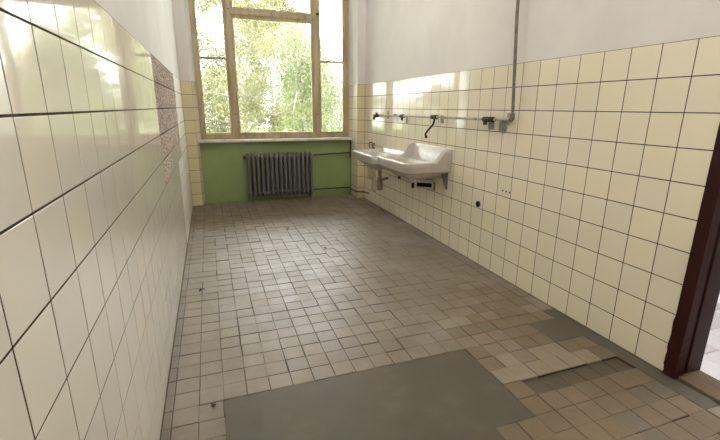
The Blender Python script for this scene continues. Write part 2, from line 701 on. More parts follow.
# reveals of the two pilasters
for (a, b, nrm, cols) in ((Vector((XPR, YR, 0)), Vector((-0.072, 6.05, 0)), -1, 3), (Vector((XPL, YLP, 0)), Vector((-2.058, YW + 0.01, 0)), 1, 2)):
    d = (b - a).normalized()
    nv = Vector((-d.y, d.x, 0))
    if nv.x * nrm < 0:
        nv = -nv
    rot = frame_of(nv)
    for c in range(cols):
        for r in range(10):
            z = TZ - T * (r + 0.5)
            p = a + d * (T * (c + 0.5))
            if p.y + T / 2 > YG and z < 0.80 and p.y > YG:
                continue
            put_tile('reveal_tile', t_full, wall_back, Vector((p.x, p.y, z)) - nv * TH, rot, 0.002)

# ------------------------------------------------------------------ floor
PX, PY = 0.1, 0.1033
FX0, FY0 = -1.99, 1.0
fl = MB()
rx0, rx1, ry0, ry1 = FX0 + 13 * PX - 0.002, FX0 + 19 * PX, FY0 + 2 * PY, FY0 + 3 * PY
fl.box((XL - 0.25, YB - 0.15, -0.15), (0.02, ry0, -0.003))
fl.box((XL - 0.25, ry1, -0.15), (0.02, 6.1, -0.003))
fl.box((XL - 0.25, ry0, -0.15), (rx0, ry1, -0.003))
fl.box((rx1, ry0, -0.15), (0.02, ry1, -0.003))
fl.box((rx0, ry0, -0.15), (rx1, ry1, -0.013))
floor = tag(fl.build('floor', 'joint'), 'worn floor of small square greyish tan tiles with a cement patch', 'floor', kind='structure')


def ftile(wd, dp, mat):
    return tile_mesh('floor_tile', wd, dp, mat, th=0.012, ch=0.0018)


FJ = 0.0026
fmesh = {k: ftile(PX - FJ, PY - FJ, k) for k in ('floor_tile', 'floor_tile_light', 'floor_tile_dark', 'floor_tile_brown', 'floor_tile_grey')}
edge_r = ftile(0.088 - FJ, PY - FJ, 'floor_tile')
edge_l = ftile(0.034 - FJ, PY - FJ, 'floor_tile_grey')
cem = set()
for j in range(-24, 6):
    for i in range(0, 12):
        if j <= 0 and i >= 10:
            continue
        cem.add((i, j))
for j in range(-1, 8):
    cem.add((19, j))
for i in (17, 18):
    for j in (5, 6):
        cem.add((i, j))
cem.add((18, 5))
over = {}
for i in range(13, 19):
    over[(i, 2)] = ('floor_tile_dark', -0.009)
    over[(i, 3)] = ('floor_tile_light', 0.002)
over[(18, 3)] = ('floor_tile_grey', 0.001)
over[(12, 3)] = ('floor_tile_light', 0.003)
over[(12, 2)] = ('floor_tile_brown', 0.0)
over[(13, 4)] = ('floor_tile_light', 0.001)
over[(15, 4)] = over[(16, 4)] = ('floor_tile_light', 0.0)
over[(14, 4)] = ('floor_tile', 0.0)
over[(12, 8)] = over[(13, 8)] = ('floor_tile_light', 0.001)
over[(12, 7)] = over[(13, 7)] = ('floor_tile_brown', 0.0)
over[(14, 7)] = ('floor_tile_grey', 0)
over[(17, 0)] = over[(18, 0)] = ('floor_tile_grey', 0.0)
over[(15, -1)] = over[(15, -2)] = ('floor_tile_grey', 0.0)
over[(17, 7)] = over[(18, 7)] = ('floor_tile_brown', 0)
for k in ((13, 1), (12, 0), (13, 0), (11, 0), (10, 0), (10, -1), (11, -1), (16, -1), (17, -1), (15, 0), (12, 1), (14, 1), (15, 1), (16, 1)):
    over.setdefault(k, ('floor_tile_brown', 0))
cands = []
ROT_F = Matrix.Identity(3)
for j in range(-22, 45):
    yc = FY0 + PY * (j + 0.5)
    if yc > YG:
        continue
    for i in range(-3, 20):
        if (i, j) in cem:
            continue
        xc = FX0 + PX * (i + 0.5)
        if yc > YLP and xc < XPL + 0.03:
            continue
        if yc > YR and xc > XPR - 0.03:
            continue
        tan = (j <= 1 and i >= 10) or (i >= 12 and random.random() < 0.75 - 0.09 * (j - 1)) or (i >= 15 and random.random() < 1.0 - 0.05 * j)
        mat, dz = over.get((i, j), ('floor_tile_brown' if tan else 'floor_tile', 0.0))
        me = fmesh[mat]
        jx = random.gauss(0, 0.0012)
        jy = random.gauss(0, 0.0013)
        if i == 19:
            me, xc, jx = edge_r, FX0 + PX * 19 + 0.046, 0
        if i == -3:
            me, xc, jx = edge_l, XL + 0.0185, 0
        cands.append((me, Vector((xc + jx, yc + jy, -0.012 + dz + random.gauss(0, 0.0006))), ROT_F, 0.004, mat))
vis = [k for k in cands if seen(k[1])]
vis.sort(key=lambda k: (k[1] - CAM).length)
for me, loc, rot, ti, mat in vis[:300]:
    put_tile('floor_tile', me, floor, loc, rot, ti)
rest = [k for k in cands if not seen(k[1])] + vis[300:]
mb = MB()
join_tiles('floor_tile_field', [k[:4] for k in rest], floor, 'floor_tile')
# cement patch: one slab with an outline that follows the tile edges, slightly ragged


def slab(name, poly, mat, top, parent, jag=0.003, step=0.05):
    pts = []
    n = len(poly)
    for i in range(n):
        a, b = Vector(poly[i]), Vector(poly[(i + 1) % n])
        k = max(1, int((b - a).length / step))
        for q in range(k):
            p = a.lerp(b, q / k)
            pts.append((p.x + random.uniform(-jag, jag), p.y + random.uniform(-jag, jag)))
    mb = MB()
    n = len(pts)
    mb.add([(x, y, -0.006) for x, y in pts] + [(x, y, top) for x, y in pts],
           [list(range(n, 2 * n))] + [[i, (i + 1) % n, n + (i + 1) % n, n + i] for i in range(n)])
    return mb.build(name, mat, parent)


xl, xr = FX0 + 0.002, FX0 + 12 * PX - 0.003
yt, ym = FY0 + 6 * PY - 0.002, FY0 + PY - 0.002
slab('cement_patch', [(xl, -1.2), (FX0 + 10 * PX - 0.004, -1.2), (FX0 + 10 * PX - 0.004, ym), (xr, ym), (xr, yt), (xl, yt)], 'cement', -0.0006, floor)
xa = FX0 + 19 * PX
slab('cement_strip', [(xa, FY0 - PY), (-0.001, FY0 - PY), (-0.001, FY0 + 8 * PY), (xa, FY0 + 8 * PY), (xa, FY0 + 7 * PY), (xa - 2 * PX, FY0 + 7 * PY), (xa - 2 * PX, FY0 + 5 * PY), (xa, FY0 + 5 * PY)], 'cement', -0.0004, floor, 0.004)

# ------------------------------------------------------------------ window
win = thing('window_1', (-1.075, YW, 0.81), 'wide timber window with three sashes and a top light above green wall', 'window', kind='structure')


def wpart(name, boxes, parent, mat='wood', c=0.004):
    mb = MB()
    for a, b in boxes:
        mb.cbox(a, b, c)
    o = mb.build(name, mat, None, True)
    o.parent = parent
    o.matrix_parent_inverse = Matrix.Translation(-Vector(win.location))
    return o


def fix(o, parent):
    """parent while keeping the world place"""
    o.parent = parent
    return o


ZT = 2.86
wpart('window_frame', [((-2.066, YW, 0.80), (-2.026, YW + 0.09, ZT)), ((-0.130, YW, 0.80), (-0.068, YW + 0.09, ZT)),
                       ((-2.03, YW, 0.80), (-0.13, YW + 0.09, 0.842)), ((-2.03, YW, ZT - 0.045), (-0.13, YW + 0.09, ZT))], win)
wpart('mullion', [((-1.652, YW - 0.008, 0.842), (-1.604, YW + 0.09, ZT - 0.045))], win)
wpart('mullion', [((-0.566, YW - 0.008, 0.842), (-0.516, YW + 0.09, ZT - 0.045))], win)
wpart('transom', [((-1.604, YW - 0.012, 2.295), (-0.566, YW + 0.09, 2.345))], win)


def sash(x0, x1, z0, z1, st, bars=(), rail=None):
    rail = rail or st
    y0, y1 = YW + 0.012, YW + 0.06
    o = wpart('sash', [((x0, y0, z0), (x0 + st, y1, z1)), ((x1 - st, y0, z0), (x1, y1, z1)),
                       ((x0 + st, y0, z0), (x1 - st, y1, z0 + rail)), ((x0 + st, y0, z1 - st), (x1 - st, y1, z1))], win, c=0.003)
    zs = [z0 + rail] + list(bars) + [z1 - st]
    for zb in bars:
        b = MB()
        b.cbox((x0 + st, y0 + 0.005, zb - 0.014), (x1 - st, y1 - 0.01, zb + 0.014), 0.003)
        bo = b.build('glazing_bar', 'wood', o)
    for a, b_ in zip(zs[:-1], zs[1:]):
        p = MB()
        p.box((x0 + st - 0.004, YW + 0.034, a - 0.004), (x1 - st + 0.004, YW + 0.038, b_ + 0.004))
        p.build('pane', 'glass', o)
    return o


sash(-2.026, -1.652, 0.842, ZT - 0.045, 0.036, (1.79,), 0.044)
sash(-0.516, -0.130, 0.842, ZT - 0.045, 0.038, (1.80,), 0.044)
sash(-1.604, -0.566, 0.842, 2.295, 0.036, (), 0.046)
sash(-1.604, -0.566, 2.345, ZT - 0.045, 0.036, (), 0.036)
for (x, z) in ((-1.62, 1.12), (-0.545, 1.12), (-1.62, 2.35)):
    b = MB()
    b.lathe((x, YW - 0.014, z), [(0.008, 0.03), (0.008, 0), (0.005, -0.006)][::-1], 10, 'Y')
    b.build('hinge_pin', 'iron', None).parent = win
b = MB()
b.lathe((-0.52, YW - 0.02, 2.37), [(0.014, 0.02), (0.014, 0)], 12, 'Y')
b.tube([(-0.52, YW - 0.025, 2.37), (-0.46, YW - 0.03, 2.365)], 0.007, 8)
b.build('latch', 'iron', win)
for o in win.children:
    if o.matrix_parent_inverse == Matrix.Identity(4):
        o.matrix_parent_inverse = Matrix.Translation(-Vector(win.location))
sl = MB()
sl.cbox((-2.088, YG - 0.085, 0.776), (-0.07, YW + 0.02, 0.806), 0.006)
tag(sl.build('trim_1', 'sill', None, True), 'narrow white painted window sill board with worn front edge', 'window sill', kind='structure')

# ------------------------------------------------------------------ radiator
RX0, RX1, NS = -1.515, -0.70, 15
RY0, RY1, RZ0, RZ1 = 5.452, 5.588, 0.062, 0.640
rad = thing('radiator', ((RX0 + RX1) / 2, 5.52, 0.0), 'dark grey cast iron column radiator on the green wall under the window', 'radiator')
inv = Matrix.Translation(-Vector(rad.location))


def rsection():
    """one column section: a closed rounded loop of flattened tube in the yz plane plus hubs"""
    mb = MB()
    path = []
    r = 0.035
    y0, y1, z0, z1 = -0.062, 0.055, 0.02, RZ1 - RZ0 - 0.022
    for (cy, cz, a0) in ((y1 - r, z1 - r, 0), (y0 + r, z1 - r, 90), (y0 + r, z0 + r, 180), (y1 - r, z0 + r, 270)):
        for k in range(5):
            a = math.radians(a0 + 90 * k / 4)
            path.append((cy + r * math.cos(a), cz + r * math.sin(a), math.cos(a), math.sin(a)))
    n = 10
    N = len(path)
    vs = []
    for (y, z, ny, nz) in path:
        for j in range(n):
            a = 2 * math.pi * j / n
            vs.append((0.0185 * math.cos(a), y + ny * 0.020 * math.sin(a), z + nz * 0.020 * math.sin(a)))
    fs = [[i * n + j, i * n + (j + 1) % n, ((i + 1) % N) * n + (j + 1) % n, ((i + 1) % N) * n + j] for i in range(N) for j in range(n)]
    mb.add(vs, fs)
    mb.box((-0.004, y0 + 0.05, z0), (0.004, y1, z1))      # web between the columns
    for z in (z0 + 0.035, z1 - 0.035):
        mb.lathe((0, 0, z), [(0.026, -0.029), (0.026, 0.029)], 12, 'X')
    return mb.mesh('radiator_section', 'radiator', True)


rs = rsection()
for k in range(NS):
    o = link('radiator_section', rs, rad, (RX0 + (RX1 - RX0) * k / (NS - 1), 5.52, RZ0))
    o.matrix_parent_inverse = inv
for x in (RX0, RX1):
    for y in (5.475, 5.565):
        b = MB()
        b.tube([(x, y, 0.0), (x, y, 0.09)], 0.014, 8, rs=[0.018, 0.012])
        o = b.build('foot', 'radiator', rad)
        o.matrix_parent_inverse = inv
b = MB()
b.lathe((RX0 - 0.03, 5.52, RZ1 - 0.057), [(0.010, -0.03), (0.022, -0.028), (0.022, -0.004), (0.026, 0.0)], 12, 'X')
o = b.build('bleed_plug', 'iron', rad, True)
o.matrix_parent_inverse = inv
pp = thing('heating_pipe', (-0.4, 5.56, 0.6), 'thin dark heating flow pipe running from radiator top to pilaster', 'pipe')
b = MB()
b.tube([(RX1 + 0.025, 5.52, 0.583)] + bez([(-0.62, 5.54, 0.590), (-0.3, 5.575, 0.596), (-0.115, 5.58, 0.600)], 4), 0.0085, 8)
o = b.build('flow_run', 'heatpipe', pp, True)
o.matrix_parent_inverse = Matrix.Translation(-Vector(pp.location))
b = MB()
b.tube([(-0.115, 5.58, 0.53), (-0.113, 5.58, 0.77)], 0.0085, 8)
o = b.build('riser', 'heatpipe', pp, True)
o.matrix_parent_inverse = Matrix.Translation(-Vector(pp.location))
b = MB()
b.tube([(RX1 + 0.025, 5.52, 0.117)] + bez([(-0.62, 5.545, 0.112), (-0.3, 5.575, 0.108), (-0.14, 5.575, 0.104), (-0.128, 5.54, 0.10), (-0.128, 5.31, 0.10), (-0.11, 5.275, 0.10), (-0.06, 5.265, 0.095), (-0.025, 5.24, 0.095), (-0.022, 5.08, 0.11)], 5), 0.0085, 8)
tag(b.build('return_pipe', 'heatpipe', None, True), 'thin dark return pipe bending round the pilaster foot near floor', 'pipe')

# ------------------------------------------------------------------ washbasins


def sm(t):
    t = max(0, min(1, t))
    return t * t * (3 - 2 * t)


def basin_mesh(W, D, lift, apron=0.085):
    """local: x along wall (0..W), y out from wall (0..D), z=0 rim"""
    def outline(ins_f, ins_b, ins_s, rad_, n=7):
        x0, x1, y0, y1 = ins_s, W - ins_s, ins_b, D - ins_f
        pts = []
        nb = 8
        for k in range(nb):
            pts.append((x0 + (x1 - x0) * k / nb, y0))
        ns = 9
        r = max(rad_, 0.01)
        for k in range(ns):
            pts.append((x1, y0 + (y1 - r - y0) * k / ns))
        for k in range(n):
            a = math.radians(90 * k / (n - 1))
            pts.append((x1 - r + r * math.cos(a), y1 - r + r * math.sin(a)))
        for k in range(1, nb):
            pts.append((x1 - r + (x0 - x1 + 2 * r) * k / nb, y1))
        for k in range(n):
            a = math.radians(90 + 90 * k / (n - 1))
            pts.append((x0 + r + r * math.cos(a), y1 - r + r * math.sin(a)))
        for k in range(1, ns):
            pts.append((x0, y1 - r + (y0 - y1 + r) * k / ns))
        return pts
    L = lambda y: lift * (1 - sm((y - 0.045) / 0.115))
    rings = []

    def ring(f, b, s, r, z, lifted=0, ref=None):
        o = outline(f, b, s, r)
        rings.append([(x, y, z + (L(y if ref is None else ref[i][1]) * lifted)) for i, (x, y) in enumerate(o)])
        return o
    # underside centre -> outwards -> apron -> rim -> bowl
    ring(0.20, 0.17, 0.29, 0.03, -0.185)
    ring(0.12, 0.09, 0.16, 0.06, -0.165)
    ring(0.06, 0.03, 0.07, 0.08, -0.115)
    ring(0.028, 0.004, 0.028, 0.08, -apron - 0.004)
    ring(0.014, 0.0, 0.014, 0.085, -apron)
    ring(0.006, 0.0, 0.007, 0.085, -apron + 0.02)
    ring(0.004, 0.0, 0.005, 0.085, -0.045)
    o0 = ring(0.0, 0.0, 0.0, 0.085, -0.038, 0.55)
    ring(0.0, 0.0, 0.0, 0.085, -0.008, 1.0, o0)
    ring(0.007, 0.002, 0.006, 0.08, 0.0, 1.0, o0)
    ring(0.026, 0.030, 0.024, 0.07, 0.0, 1.0, o0)
    ring(0.036, 0.042, 0.033, 0.065, -0.008, 0.8, o0)
    ring(0.040, 0.060, 0.040, 0.06, -0.020, 0.0)
    ring(0.050, 0.125, 0.055, 0.06, -0.024, 0.0)
    ring(0.062, 0.140, 0.070, 0.06, -0.060, 0.0)
    ring(0.085, 0.155, 0.105, 0.06, -0.115, 0.0)
    ring(0.13, 0.18, 0.19, 0.04, -0.140, 0.0)
    ring(0.19, 0.20, 0.30, 0.02, -0.146, 0.0)
    mb = MB()
    n = len(rings[0])
    vs = [p for r_ in rings for p in r_]
    fs = [[i * n + j, i * n + (j + 1) % n, (i + 1) * n + (j + 1) % n, (i + 1) * n + j] for i in range(len(rings) - 1) for j in range(n)]
    fs.append(list(range(n)))
    fs.append([(len(rings) - 1) * n + j for j in range(n)])
    mb.add(vs, fs)
    return mb


def basin(y_far, W, D, z, lift, label, trap):
    """y_far: the end towards the window; local x runs towards the camera"""
    t = thing('washbasin', (0, y_far, z), label, 'washbasin', 'wall hung washbasins')
    t.rotation_euler = (0, 0, -math.pi / 2)       # local x -> -Y, local y -> +X ; mirrored below
    def flip(mb):
        mb.v = [(x, -y, zz) for x, y, zz in mb.v]
        return mb
    flip(basin_mesh(W, D, lift)).build('bowl', 'ceramic', t, True, angle=math.radians(34))
    b = MB()
    b.lathe((W * 0.5, D * 0.50, -0.1465), [(0.030, 0.0), (0.030, 0.004), (0.020, 0.0045), (0.018, 0.002)], 18)
    flip(b).build('drain_ring', 'iron', t)
    for s in (0.10, W - 0.06):
        b = MB()
        prof = [(0.0, -0.080), (0.062, -0.084), (0.055, -0.12), (0.018, -0.21), (0.004, -0.25), (0.0, -0.25)]
        n = len(prof)
        b.add([(s - 0.011, y, zz) for y, zz in prof] + [(s + 0.011, y, zz) for y, zz in prof],
              [list(range(n)), list(range(n, 2 * n))[::-1]] + [[i, (i + 1) % n, n + (i + 1) % n, n + i] for i in range(n)])
        flip(b).build('wall_bracket', 'riser', t)
    if trap:
        b = MB()
        cx, cy = W * 0.5, D * 0.48
        b.lathe((cx, cy, -0.42), [(0.030, 0.0), (0.034, 0.006), (0.034, 0.12), (0.022, 0.15), (0.020, 0.24)], 16)
        flip(b).build('drain_trap', 'stained_pipe', t, True)
        b = MB()
        b.tube(bez([(cx, cy, -0.30), (cx - 0.002, cy - 0.06, -0.30), (cx - 0.002, cy - 0.10, -0.29)], 4), 0.016, 10)
        flip(b).build('waste_pipe', 'stained_pipe', t, True)
    else:
        b = MB()
        cx, cy = W * 0.5, D * 0.48
        b.lathe((cx, cy, -0.225), [(0.022, 0.0), (0.027, 0.005), (0.027, 0.03), (0.034, 0.05)], 16)
        flip(b).build('drain_outlet', 'ceramic', t, True)
    return t


basin(3.80, 0.683, 0.440, 0.760, 0.113, 'white ceramic washbasin with raised curved splashback and no trap', False)
basin(4.60, 0.690, 0.425, 0.738, 0.020, 'white ceramic washbasin with low back rim and hanging stained trap', True)

# ------------------------------------------------------------------ water pipe on the right wall
wp = thing('water_pipe', (-0.04, 3.6, 1.13), 'old wall mounted water pipe with tees above basins rising to ceiling', 'pipe')
inv = Matrix.Translation(-Vector(wp.location))


def wpp(name, mb, mat, smooth=True):
    o = mb.build(name, mat, wp, smooth)
    o.matrix_parent_inverse = inv
    return o


b = MB()
b.tube([(-0.04, 4.86, 1.118), (-0.04, 4.06, 1.128), (-0.04, 3.39, 1.133), (-0.04, 2.62, 1.135), (-0.04, 2.36, 1.138)], 0.0100, 10)
wpp('pipe_run', b, 'pipe')
b = MB()
b.tube([(-0.04, 2.345, 1.145), (-0.04, 2.40, 1.80), (-0.04, 2.43, CEIL)], 0.0105, 12)
wpp('riser', b, 'riser')
b = MB()
b.tube(bez([(-0.04, 2.40, 1.138), (-0.04, 2.355, 1.14), (-0.04, 2.345, 1.155), (-0.04, 2.348, 1.18)], 4), 0.0155, 12)
wpp('elbow', b, 'riser')
b = MB()
b.tube([(-0.04, 2.385, 1.10), (-0.04, 2.385, 1.185)], 0.012, 10)
b.lathe((-0.04, 2.385, 1.137), [(0.02, -0.022), (0.02, 0.022)], 12, 'Y')
wpp('union_nut', b, 'pipe')
b = MB()
b.lathe((-0.04, 2.60, 1.135), [(0.015, -0.065), (0.019, -0.06), (0.019, 0.06), (0.015, 0.065)], 12, 'Y')
b.tube([(-0.04, 2.64, 1.135), (-0.04, 2.64, 1.095)], 0.014, 10)
wpp('coupling', b, 'iron')
b = MB()
b.lathe((-0.04, 4.065, 1.128), [(0.018, -0.04), (0.018, 0.04)], 12, 'Y')
b.tube([(-0.04, 4.068, 1.128), (-0.04, 4.068, 1.083)], 0.013, 10)
wpp('tee', b, 'iron')
b = MB()
b.tube([(-0.04, 3.955, 1.125), (-0.04, 3.955, 1.06)], 0.010, 8)
wpp('stub', b, 'pipe')
b = MB()
b.tube([(-0.04, 4.44, 1.175), (-0.04, 4.44, 1.09)], 0.010, 8)
wpp('stub', b, 'pipe')
b = MB()
b.lathe((-0.04, 4.80, 1.118), [(0.018, -0.06), (0.018, 0.06)], 12, 'Y')
wpp('end_cap', b, 'iron')
b = MB()
b.tube(bez([(-0.04, 4.72, 1.118), (-0.075, 4.72, 1.112), (-0.10, 4.71, 1.10), (-0.105, 4.70, 1.075)], 4), 0.014, 10)
b.tube([(-0.07, 4.72, 1.11), (-0.07, 4.72, 1.145)], 0.008, 8)
b.tube([(-0.07, 4.75, 1.148), (-0.07, 4.69, 1.148)], 0.007, 8)
wpp('tap', b, 'iron')
b = MB()
b.lathe((-0.04, 3.39, 1.133), [(0.019, -0.045), (0.019, 0.045)], 12, 'Y')
b.tube(bez([(-0.04, 3.39, 1.13), (-0.045, 3.385, 1.09), (-0.06, 3.385, 1.06), (-0.09, 3.40, 1.02), (-0.11, 3.41, 0.985), (-0.105, 3.41, 0.965)], 5), 0.009, 10)
b.lathe((-0.104, 3.41, 0.955), [(0.011, -0.008), (0.012, 0.0), (0.012, 0.014)], 10)
wpp('tap', b, 'iron')
b = MB()
b.tube([(-0.04, 3.255, 1.15), (-0.04, 3.255, 1.085)], 0.016, 8)
b.tube([(-0.004, 3.255, 1.133), (-0.04, 3.255, 1.133)], 0.009, 8)
wpp('pipe_clip', b, 'pipe')
for y in (4.25, 2.45):
    b = MB()
    b.tube([(-0.004, y, 1.133), (-0.04, y, 1.133)], 0.008, 8)
    b.lathe((-0.04, y, 1.131), [(0.0165, -0.01), (0.0165, 0.01)], 12, 'Y')
    wpp('pipe_clip', b, 'pipe')

# grey cement smears left by old clamps


def blob(name, y0, y1, z0, z1, mat, parent, th=0.003):
    pts = []
    n = 18
    for k in range(n):
        a = 2 * math.pi * k / n
        e = 0.55
        cx = math.copysign(abs(math.cos(a)) ** e, math.cos(a))
        cz = math.copysign(abs(math.sin(a)) ** e, math.sin(a))
        rr = random.uniform(0.86, 1.05)
        pts.append(((y0 + y1) / 2 + cx * (y1 - y0) / 2 * rr, (z0 + z1) / 2 + cz * (z1 - z0) / 2 * rr))
    mb = MB()
    mb.add([(0.004, y, z) for y, z in pts] + [(-th, (y - (y0 + y1) / 2) * 0.9 + (y0 + y1) / 2, (z - (z0 + z1) / 2) * 0.9 + (z0 + z1) / 2) for y, z in pts],
           [list(range(n, 2 * n))] + [[i, (i + 1) % n, n + (i + 1) % n, n + i] for i in range(n)])
    return mb.build(name, mat, parent)


blob('cement_smear', 2.575, 2.66, 1.055, 1.125, 'smear', wall_right)
blob('cement_smear', 2.435, 2.535, 1.040, 1.128, 'smear', wall_right)


def stub(y, z, r, label, cat='pipe stub', L=0.012):
    t = thing('pipe_stub', (0, y, z), label, cat)
    b = MB()
    b.lathe((0, 0, 0), [(r, 0.004), (r, -L), (r * 0.8, -L - 0.001), (r * 0.75, -L + 0.004)], 16, 'X')
    b.build('collar', 'iron', t)
    b = MB()
    b.lathe((-L + 0.003, 0, 0), [(r * 0.72, 0.0), (r * 0.72, -0.001)], 14, 'X')
    b.build('dark_bore', 'hole', t)
    return t


stub(2.69, 0.484, 0.024, 'open black pipe stub in bare tiled wall towards the door')
stub(4.165, 0.470, 0.024, 'open black pipe stub in tiled wall between the two washbasins')
for k, y in enumerate((2.421, 2.383, 2.348)):
    b = MB()
    b.lathe((0, y, 0.642), [(0.007, 0.004), (0.007, -0.0015), (0.004, -0.002)], 10, 'X')
    b.build('screw_hole', 'hole', wall_right)
for (y, z) in ((2.98, 0.655), (2.98, 0.60), (2.95, 0.61)):
    b = MB()
    b.lathe((0, y, z), [(0.005, 0.004), (0.005, -0.001), (0.003, -0.0015)], 10, 'X')
    b.build('screw_hole', 'stained_pipe', wall_right)

# white slotted box under the splashback basin, turned half towards the door
t = thing('slotted_box', (-0.085, 3.44, 0.473), 'small white box with dark slot hanging beneath splashback basin', 'wall box')
t.rotation_euler = (0, 0, math.radians(-40))
b = MB()
b.cbox((-0.085, 0.0, 0.0), (0.085, 0.05, 0.016), 0.004)
b.cbox((-0.085, 0.0, 0.056), (0.085, 0.05, 0.088), 0.004)
b.cbox((-0.085, 0.0, 0.012), (-0.072, 0.05, 0.060), 0.004)
b.cbox((0.072, 0.0, 0.012), (0.085, 0.05, 0.060), 0.004)
b.build('box_body', 'ceramic', t, True)
b = MB()
b.box((-0.074, 0.012, 0.014), (0.074, 0.045, 0.058))
b.build('dark_slot', 'hole', t)
b = MB()
b.lathe((-0.112, 0.02, 0.0), [(0.008, -0.005), (0.015, 0.0), (0.015, 0.05), (0.010, 0.06), (0.010, 0.075)], 12)
b.build('stop_valve', 'iron', t, True)
b = MB()
b.lathe((0.098, 0.02, -0.01), [(0.010, -0.005), (0.017, 0.0), (0.017, 0.065), (0.012, 0.075)], 12)
b.build('pipe_end', 'stained_pipe', t, True)

# small bracket marks near the corner above the far basin
t = thing('hook_bracket', (0, 4.95, 0.75), 'pair of small rusty angle hooks on tiles beside the pilaster', 'hook')
b = MB()
b.tube([(-0.004, 0.06, 0.03), (-0.03, 0.06, 0.03)], 0.006, 8)
b.tube([(-0.03, 0.10, 0.03), (-0.03, 0.10, -0.03)], 0.006, 8)
b.tube([(-0.03, 0.10, 0.03), (-0.03, 0.05, 0.03)], 0.006, 8)
b.tube([(-0.03, 0.10, -0.03), (-0.03, 0.06, -0.03)], 0.006, 8)
b.build('hook', 'iron', t)
b = MB()
b.tube([(0.002, -0.03, 0.02), (-0.03, -0.03, 0.02)], 0.006, 8)
b.tube([(-0.03, -0.03, 0.03), (-0.03, -0.03, -0.03)], 0.008, 8)
b.tube([(-0.03, -0.03, -0.03), (-0.03, -0.08, -0.025)], 0.007, 8)
b.build('hook', 'iron', t)

# ------------------------------------------------------------------ doorway and hall beyond
door = thing('door_1', (0.08, (DY0 + DY1) / 2, 0), 'dark red brown door frame with chipped foot and worn threshold', 'door', kind='structure')
inv = Matrix.Translation(-Vector(door.location))


def jamb(sign, yf):
    """post: face strip, rebate groove, lining; yf is the wall-side edge"""
    mb = MB()
    X = [(-0.012, 0.0), (-0.012, 0.055), (0.034, 0.058), (0.038, 0.010), (0.066, 0.010), (0.070, 0.050), (0.165, 0.052), (0.165, 0.0)]
    nz = 60
    n = len(X)
    vs = []
    for k in range(nz + 1):
        z = DTOP * (k / nz) ** 1.6
        chip = 0.0
        if z < 0.34:
            chip = random.uniform(0, 0.010) * (1 - z / 0.34)
        elif random.random() < 0.25:
            chip = random.uniform(0, 0.0015)
        for i, (x, d) in enumerate(X):
            dd = d
            xx = x
            if i == 1:
                dd = d - chip * 0.7
            if i == 0:
                xx = x + chip * 0.6
                dd = d - 0.006 * (z < 0.28) * random.uniform(0.4, 1.4)
            vs.append((xx, yf - sign * dd, z))
    fs = [[k * n + i, k * n + (i + 1) % n, (k + 1) * n + (i + 1) % n, (k + 1) * n + i] for k in range(nz) for i in range(n)]
    fs.append(list(range(n)))
    fs.append([nz * n + i for i in range(n)])
    mb.add(vs, fs)
    o = mb.build('jamb', 'door', door)
    o.matrix_parent_inverse = inv


jamb(1, DY1)
jamb(-1, DY0)
b = MB()
b.cbox((-0.012, DY0 + 0.05, DTOP - 0.055), (0.165, DY1 - 0.05, DTOP + 0.002), 0.004)
o = b.build('head', 'door', door)
o.matrix_parent_inverse = inv
b = MB()
b.cbox((0.012, DY0 + 0.05, -0.02), (0.165, DY1 - 0.045, 0.012), 0.005)
o = b.build('threshold', 'threshold', door, True)
o.matrix_parent_inverse = inv

hf = MB()
hf.box((0.02, YB - 0.15, -0.15), (3.2, 6.1, -0.006))
hall = tag(hf.build('hall_floor', 'joint'), 'pale ribbed tile floor of the bright hall beyond the doorway', 'floor', kind='structure')
ht = tile_mesh('hall_tile', 0.147, 0.147, 'hall_tile', th=0.012, ch=0.002)
for i in range(14):
    for j in range(-2, 9):
        put_tile('hall_tile', ht, hall, Vector((0.245 + 0.15 * i, 0.80 + 0.15 * j, -0.012 + random.gauss(0, 0.0008))), ROT_F @ Matrix.Rotation(random.choice((0, math.pi / 2)), 3, 'Z'), 0.006)
join_tiles('hall_tile_field', [(ht, Vector((0.245 + 0.15 * i, 0.80 + 0.15 * j, -0.012)), ROT_F, 0.004) for i in range(20) for j in range(-13, 20) if not (i < 14 and -2 <= j < 9)], hall, 'hall_tile')
w = MB()
w.box((3.1, YB - 0.15, 0), (3.2, 6.1, CEIL))
tag(w.build('wall_hall_far', 'paint'), 'plain painted far wall of the hall beyond the doorway', 'wall', kind='structure')
w = MB()
w.box((0.16, 3.8, 0), (3.1, 3.9, CEIL))
w.box((0.16, YB - 0.15, 0), (3.1, YB, CEIL))
tag(w.build('wall_hall_ends', 'paint'), 'painted end walls of the hall beyond the doorway', 'wall', kind='structure')
w = MB()
w.cbox((1.95, 2.14, 0), (3.1, 2.20, 0.20), 0.006)
tag(w.build('trim_2', 'threshold'), 'low brown skirting board at the back of the bright hall', 'skirting', kind='structure')

# ------------------------------------------------------------------ fill globes added on the ceiling to brighten room and hall


def lamp(x, y, mat, label):  # unseen globe, added only as fill light
    t = thing('fill_lamp', (x, y, CEIL), label, 'ceiling lamp')
    b = MB()
    b.lathe((0, 0, 0), [(0.07, 0), (0.07, -0.03), (0.05, -0.045)], 24)
    b.build('fill_base', 'paint', t, True)
    b = MB()
    R = 0.11
    b.lathe((0, 0, -0.04 - R * 0.95), [(R * math.sin(math.radians(a)), R * math.cos(math.radians(a))) for a in range(15, 176, 16)], 24)
    b.build('fill_globe', mat, t, True, angle=math.radians(80))
    return t


lamp(-1.31, 0.10, 'fill_lit', 'added opal fill lamp on ceiling by the rear wall')
lamp(-1.10, 3.60, 'fill_dim', 'added opal fill lamp on ceiling over the room centre')
lamp(1.0, 1.2, 'fill_hall', 'added opal fill lamp on ceiling of the hall')

# ------------------------------------------------------------------ litter on the floor


